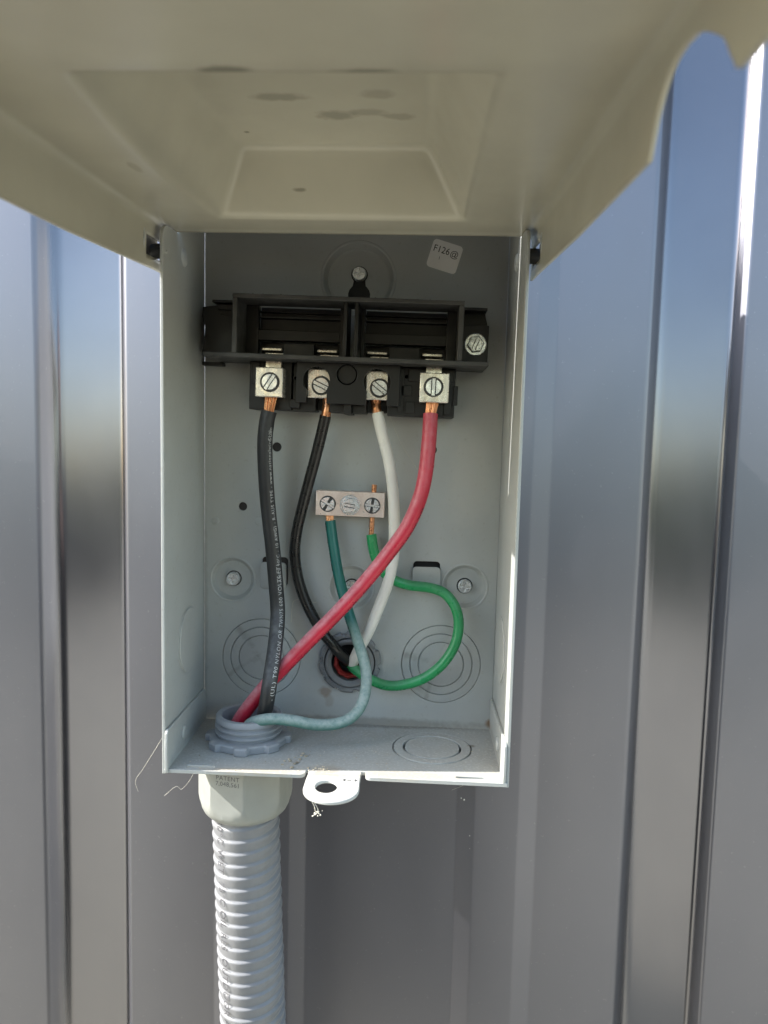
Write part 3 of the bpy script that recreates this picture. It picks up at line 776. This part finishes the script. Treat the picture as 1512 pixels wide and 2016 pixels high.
cd = thing('conduit', 'white corrugated plastic conduit running down the wall from the fitting', 'conduit', (FC[0], FC[1], -600))
PIT = 6.7
ctr = [Vector((FC[0] - 1.2 + .000 * z, FC[1] - 1, 0)) for z in range(1)]
cpts = []; z = -24.
while z > -330:
    t = -z - 24; cpts.append(Vector((32.4 + .034 * t + .00002 * t * t, FC[1] - 1.5 + 2. * math.sin(t / 130), z))); z -= .55
z0c = cpts[0].z
def crf(k, a):
    z = cpts[k].z; ph = ((z / PIT) + a / (2 * PI)) % 1.0
    w_ = .12 * math.sin(3 * a + z * .9) * max(0, math.sin(a - .2)) 
    side_ = max(0., -math.sin(a)) ** 2 * .35
    q = 1 - ph; prf = math.sin(PI / 2 * min(q / .15, 1)) if q < .15 else 1 - .95 * ((q - .15) / .85) ** 1.3
    return 16.9 + 1.15 * prf + side_ * math.sin(z * 1.7 + 5 * a) * .5
bm = tube(bmesh.new(), cpts, 17, 72, rf=crf)
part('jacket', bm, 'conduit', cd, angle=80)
tp = [p.copy() for p in cpts[::6]]
bm = text_bm('60°C WET  75°C OIL RES  OUTDOOR A 105°C DRY UL', 4.3, on_wire(tp, 18.3, 12.5, rad(42)), 1.1, sub=2)
part('print', bm, 'faded_ink', cd)

# ------------------------------------------------------------------ wires
def wire(name, label, mat, ctrl, r, loc, prints=(), strands=None, bare=None):
    t = thing(name, label, 'wire', loc, 'insulated wires inside the box')
    pts = spline(ctrl); part('insulation', tube(bmesh.new(), pts, r, 20), mat, t, angle=60)
    for s, size, s0, th, ink, rev in prints:
        pp = list(reversed(pts)) if rev else pts
        part('print', text_bm(s, size, on_wire(pp, r, s0, th), 1.15, sub=1.2), ink, t, angle=80)
    if strands:
        a, b, sp = Vector(strands[0]), Vector(strands[1]), strands[2]
        bm = bmesh.new(); side_ = Vector((1, 0, 0))
        for i in range(9):
            k = (i - 4) / 4; q = random.uniform(-.4, .4)
            tube(bm, [b + Vector((k * sp * .8, -1.2 + q, -1.5)), b + Vector((k * sp * .95, -1.4 + q, 1.5)), a + Vector((k * sp * 1.15 + q * .3, -.9 + q, 0))], .48, 7)
        part('copper_strands', bm, 'copper', t)
    if bare:
        part('bare_copper', tube(bmesh.new(), spline(bare[0], 6), bare[1], 14), 'copper', t)
    return t
wire('stranded_wire', 'dusty charcoal wire with white printing down the left side of the box', 'w_black',
     [(42.4,-24.,176),(41.2,-24.,170.5),(40.2,-24.,159.8),(40.5,-23.,143.8),(41.5,-20.,124.6),(43.6,-17.,102.3),(45.3,-16.,82.6),(46.7,-17.,66.),(47.2,-26.,52.2),(46.5,-36.,36.1),(45.0,-37.,24.4),(43.0,-35.,13.9),(41,-32,3)],
     4.05, (42, -24, 176), [
        ('- (UL) T90 NYLON OR TWN75 600 VOLTS FT1 -', 2.25, 24.0, rad(56), 'white_ink', True),
        ('ANCE 90°C - 10 AWG) - R-AUS TYPE - www.nationalwire.com', 1.95, 88, rad(62), 'white_ink', True),
        ('SUS', 2.2, 165.5, rad(65), 'white_ink', True)],
     strands=((43.6, -24, 183.2), (42.6, -24, 175.5), 2.5))
wire('solid_wire', 'glossy thin black wire curving into the ring in the back panel', 'w_thin',
     [(71.2,-17.,174.5),(69.3,-16.,165.9),(65.5,-14.,150.9),(59.8,-11.,129.9),(55.1,-8.,109.8),(54.3,-7.,95.5),(57.,-7.,81.3),(62.,-7.,68.5),(69.5,-8.,56.),(77.5,-7.,45.8),(83.,-3.,38.4),(85,2,35)],
     3.05, (71, -17, 175), bare=([(72.2, -16, 184), (71.9, -17, 178), (71.2, -17, 173.8)], 2.6))
wire('solid_wire', 'white wire bending down to the ring in the back panel', 'w_white',
     [(98.8,-17.,176.7),(101.2,-17.,166.6),(105.5,-15.,150.5),(108.,-12.,134.),(108.9,-10.,117.2),(109.,-9.,100.2),(106.8,-9.,86.),(102.1,-9.,71.6),(96.5,-9.,57.1),(90.9,-7.,45.4),(87.3,-2.,36.5),(86.5,3,34)],
     3.1, (99, -17, 177), bare=([(97.8, -16, 184), (98.2, -17, 179), (98.9, -17, 176)], 2.5))
wire('stranded_wire', 'red wire sweeping diagonally from the right lug down to the conduit', 'w_red',
     [(126.8,-25.,176.3),(126.4,-27.,164.5),(125.,-29.,146.1),(122.,-30.,131.6),(115.8,-30.,116.9),(105.6,-29.,101.8),(93.9,-29.,86.6),(80.7,-29.,71.2),(67.5,-28.5,57.),(55.3,-27.5,43.5),(44.4,-27.5,31.5),(35.0,-28.5,19.6),(28.,-28.,9),(26,-28,2)],
     3.85, (127, -25, 177), [('T90 NYLON OR TWN75 600 VOLTS FT1 - AWG - TYPE - OR THWN 10 AWG TYPE', 1.9, 48, rad(77), 'ink', True)],
     strands=((127.8, -25, 183.6), (126.9, -25, 175.5), 2.5))
wire('stranded_wire', 'dusty teal wire looping from the ground bar down into the conduit', 'w_teal',
     [(73.5,-7.,117.3),(75.5,-8.,104.8),(78.8,-10.,88.2),(83.3,-13.,73.3),(88.6,-17.,58.9),(93.6,-20.,45.7),(96.2,-23.,35.4),(95.4,-28.,24.4),(91.,-33.,17.2),(82.6,-37.,13.6),(71.,-41.,14.),(60.7,-44.,16.7),(51.7,-45.,17.8),(43.6,-43.5,16.3),(36.2,-38.,11.7),(34,-34,5)],
     3.0, (73.5, -7, 117), [('600 VOLTS FT1 OR AWM 90°C 10 AWG TYPE', 2.0, 1, rad(82), 'ink', False)],
     strands=((73, -7, 121.5), (73.5, -7, 116.5), 1.7))
wire('solid_wire', 'bright green wire looping from the ground bar to the ring in the back', 'w_green',
     [(96.4,-7.,110.3),(98.,-7.5,101.1),(101.6,-8.,92.2),(108.5,-7.,85.7),(117.8,-6.5,82.5),(129.1,-7.,81.5),(137.5,-9.,79.),(143.5,-11.,72.),(145.7,-12.,62.4),(143.8,-13.,51.2),(137.2,-13.,40.1),(127.6,-12.,31.7),(116.5,-11.,27.2),(106.6,-10.,26.2),(97.9,-8.,28.5),(90.4,-4.,31.6),(86.3,0.,33.8),(85.5,3.5,35)],
     2.85, (96, -7, 110), bare=([(97.5, -7, 137.8), (97.1, -7, 129.2), (96.7, -7, 119.3), (96.4, -7, 109.3)], 1.45))

# ------------------------------------------------------------------ small debris
def blobs(name, mat, items, sub=1):
    bm = bmesh.new()
    for (x, y, z, sx, sy, sz) in items:
        g = bmesh.ops.create_icosphere(bm, subdivisions=sub, radius=1)
        for v in g['verts']: v.co = Vector((v.co.x * sx * random.uniform(.7, 1.3) + x, v.co.y * sy * random.uniform(.8, 1.2) + y, v.co.z * sz + z))
    return part(name, bm, mat)
it = []
for _ in range(230):
    x, y = random.uniform(4, 164), -70 * random.random() ** .8
    r = random.choice((.15, .2, .2, .3, .4)); it.append((x, y, r * .3, r, r, r * .5))
for _ in range(16):
    x, y = random.gauss(77, 4), random.gauss(-63, 2.0); r = random.uniform(.3, .8); it.append((x, y, r * .5, r, r, r * .7))
for _ in range(16):
    x, y = random.gauss(64, 4), random.gauss(-52, 6); r = random.uniform(.4, 1.2); it.append((x, y, r * .4, r, r, r * .5))
tag(blobs('dust_crumbs', 'crumb', it), 'pale crumbs and dust lying on the bottom of the box', kind='stuff')
it = []
def spot(x, z, r, y=7.3): it.append((x, y, z, r, .18, r * 1.3))
for _ in range(60): spot(random.uniform(-128, -100), random.uniform(-110, 270), random.choice((.4, .5, .75)))
for _ in range(34): spot(random.gauss(163, 4), -62 + random.gauss(0, 20), random.choice((.35, .5, .75)), 5.3)
for _ in range(40): spot(random.uniform(62, 240), random.uniform(-150, -10), random.choice((.2, .25, .3)))
for _ in range(25): spot(random.uniform(306, 330), random.uniform(0, 300), random.choice((.3, .4, .6)))
for _ in range(14): it.append((random.uniform(254, 284), 15.8, random.uniform(40, 270), .35, .15, .45))
tag(blobs('wall_specks', 'speck', it), 'dried pale specks and droplets spattered on the dark wall', kind='stuff')
bm = bmesh.new()
for _ in range(13):
    c = Vector((78.6 + random.gauss(0, 1.0), -92 + random.gauss(0, .6), -8.0 + random.gauss(0, .9)))
    g = bmesh.ops.create_icosphere(bm, subdivisions=1, radius=random.uniform(.2, .45))
    for v in g['verts']: v.co += c
for a, b in (((76.6, -91.5, -3), (78.4, -92.7, -7.8)), ((78, -93, -3), (79.8, -93, -7.4)), ((77, -93, -9), (80, -92.4, -7))):
    tube(bm, spline([a, tuple((Vector(a) + Vector(b)) / 2 + Vector((.4, 0, .2))), b], 4), .13, 6)
tag(part('web_clump', bm, 'web'), 'tiny pale clump of cobweb hanging under the padlock hasp', 'cobweb')
def web(pts, r, label, n=1):
    bm = tube(bmesh.new(), spline(pts, 10), r, 5); return tag(part('cobweb', bm, 'web'), label, 'cobweb')
web([(-17, 3, -2), (-24, 4, -14), (-36, 5, -34), (-41, 5, -42), (-39.5, 5, -49)], .08, 'hair-thin pale strand left of the box with a hooked lower end')
web([(2, -20, -6), (0, -8, -20), (-6, 2, -36), (-13, 5, -46), (-17, 5.5, -45), (-24, 5.5, -51)], .07, 'wavy pale strand hanging by the left side of the fitting')
web([(158, -40, -6), (157, -20, -20), (153, 0, -34), (146, 5, -40)], .07, 'fine curved strand below the right end of the box')
web([(51.5, -1, 58), (52, -1.3, 66), (53.2, -1.6, 70.5), (58, -1.6, 71.5), (61, -2, 69.5), (66, -3, 70.5)], .16, 'curly pale thread on the back panel beside the thin black wire')
web([(105, -20, 176), (112, -10, 160), (124, -3, 142), (130, -1, 133)], .07, 'straight silk thread crossing behind the white and red wires')
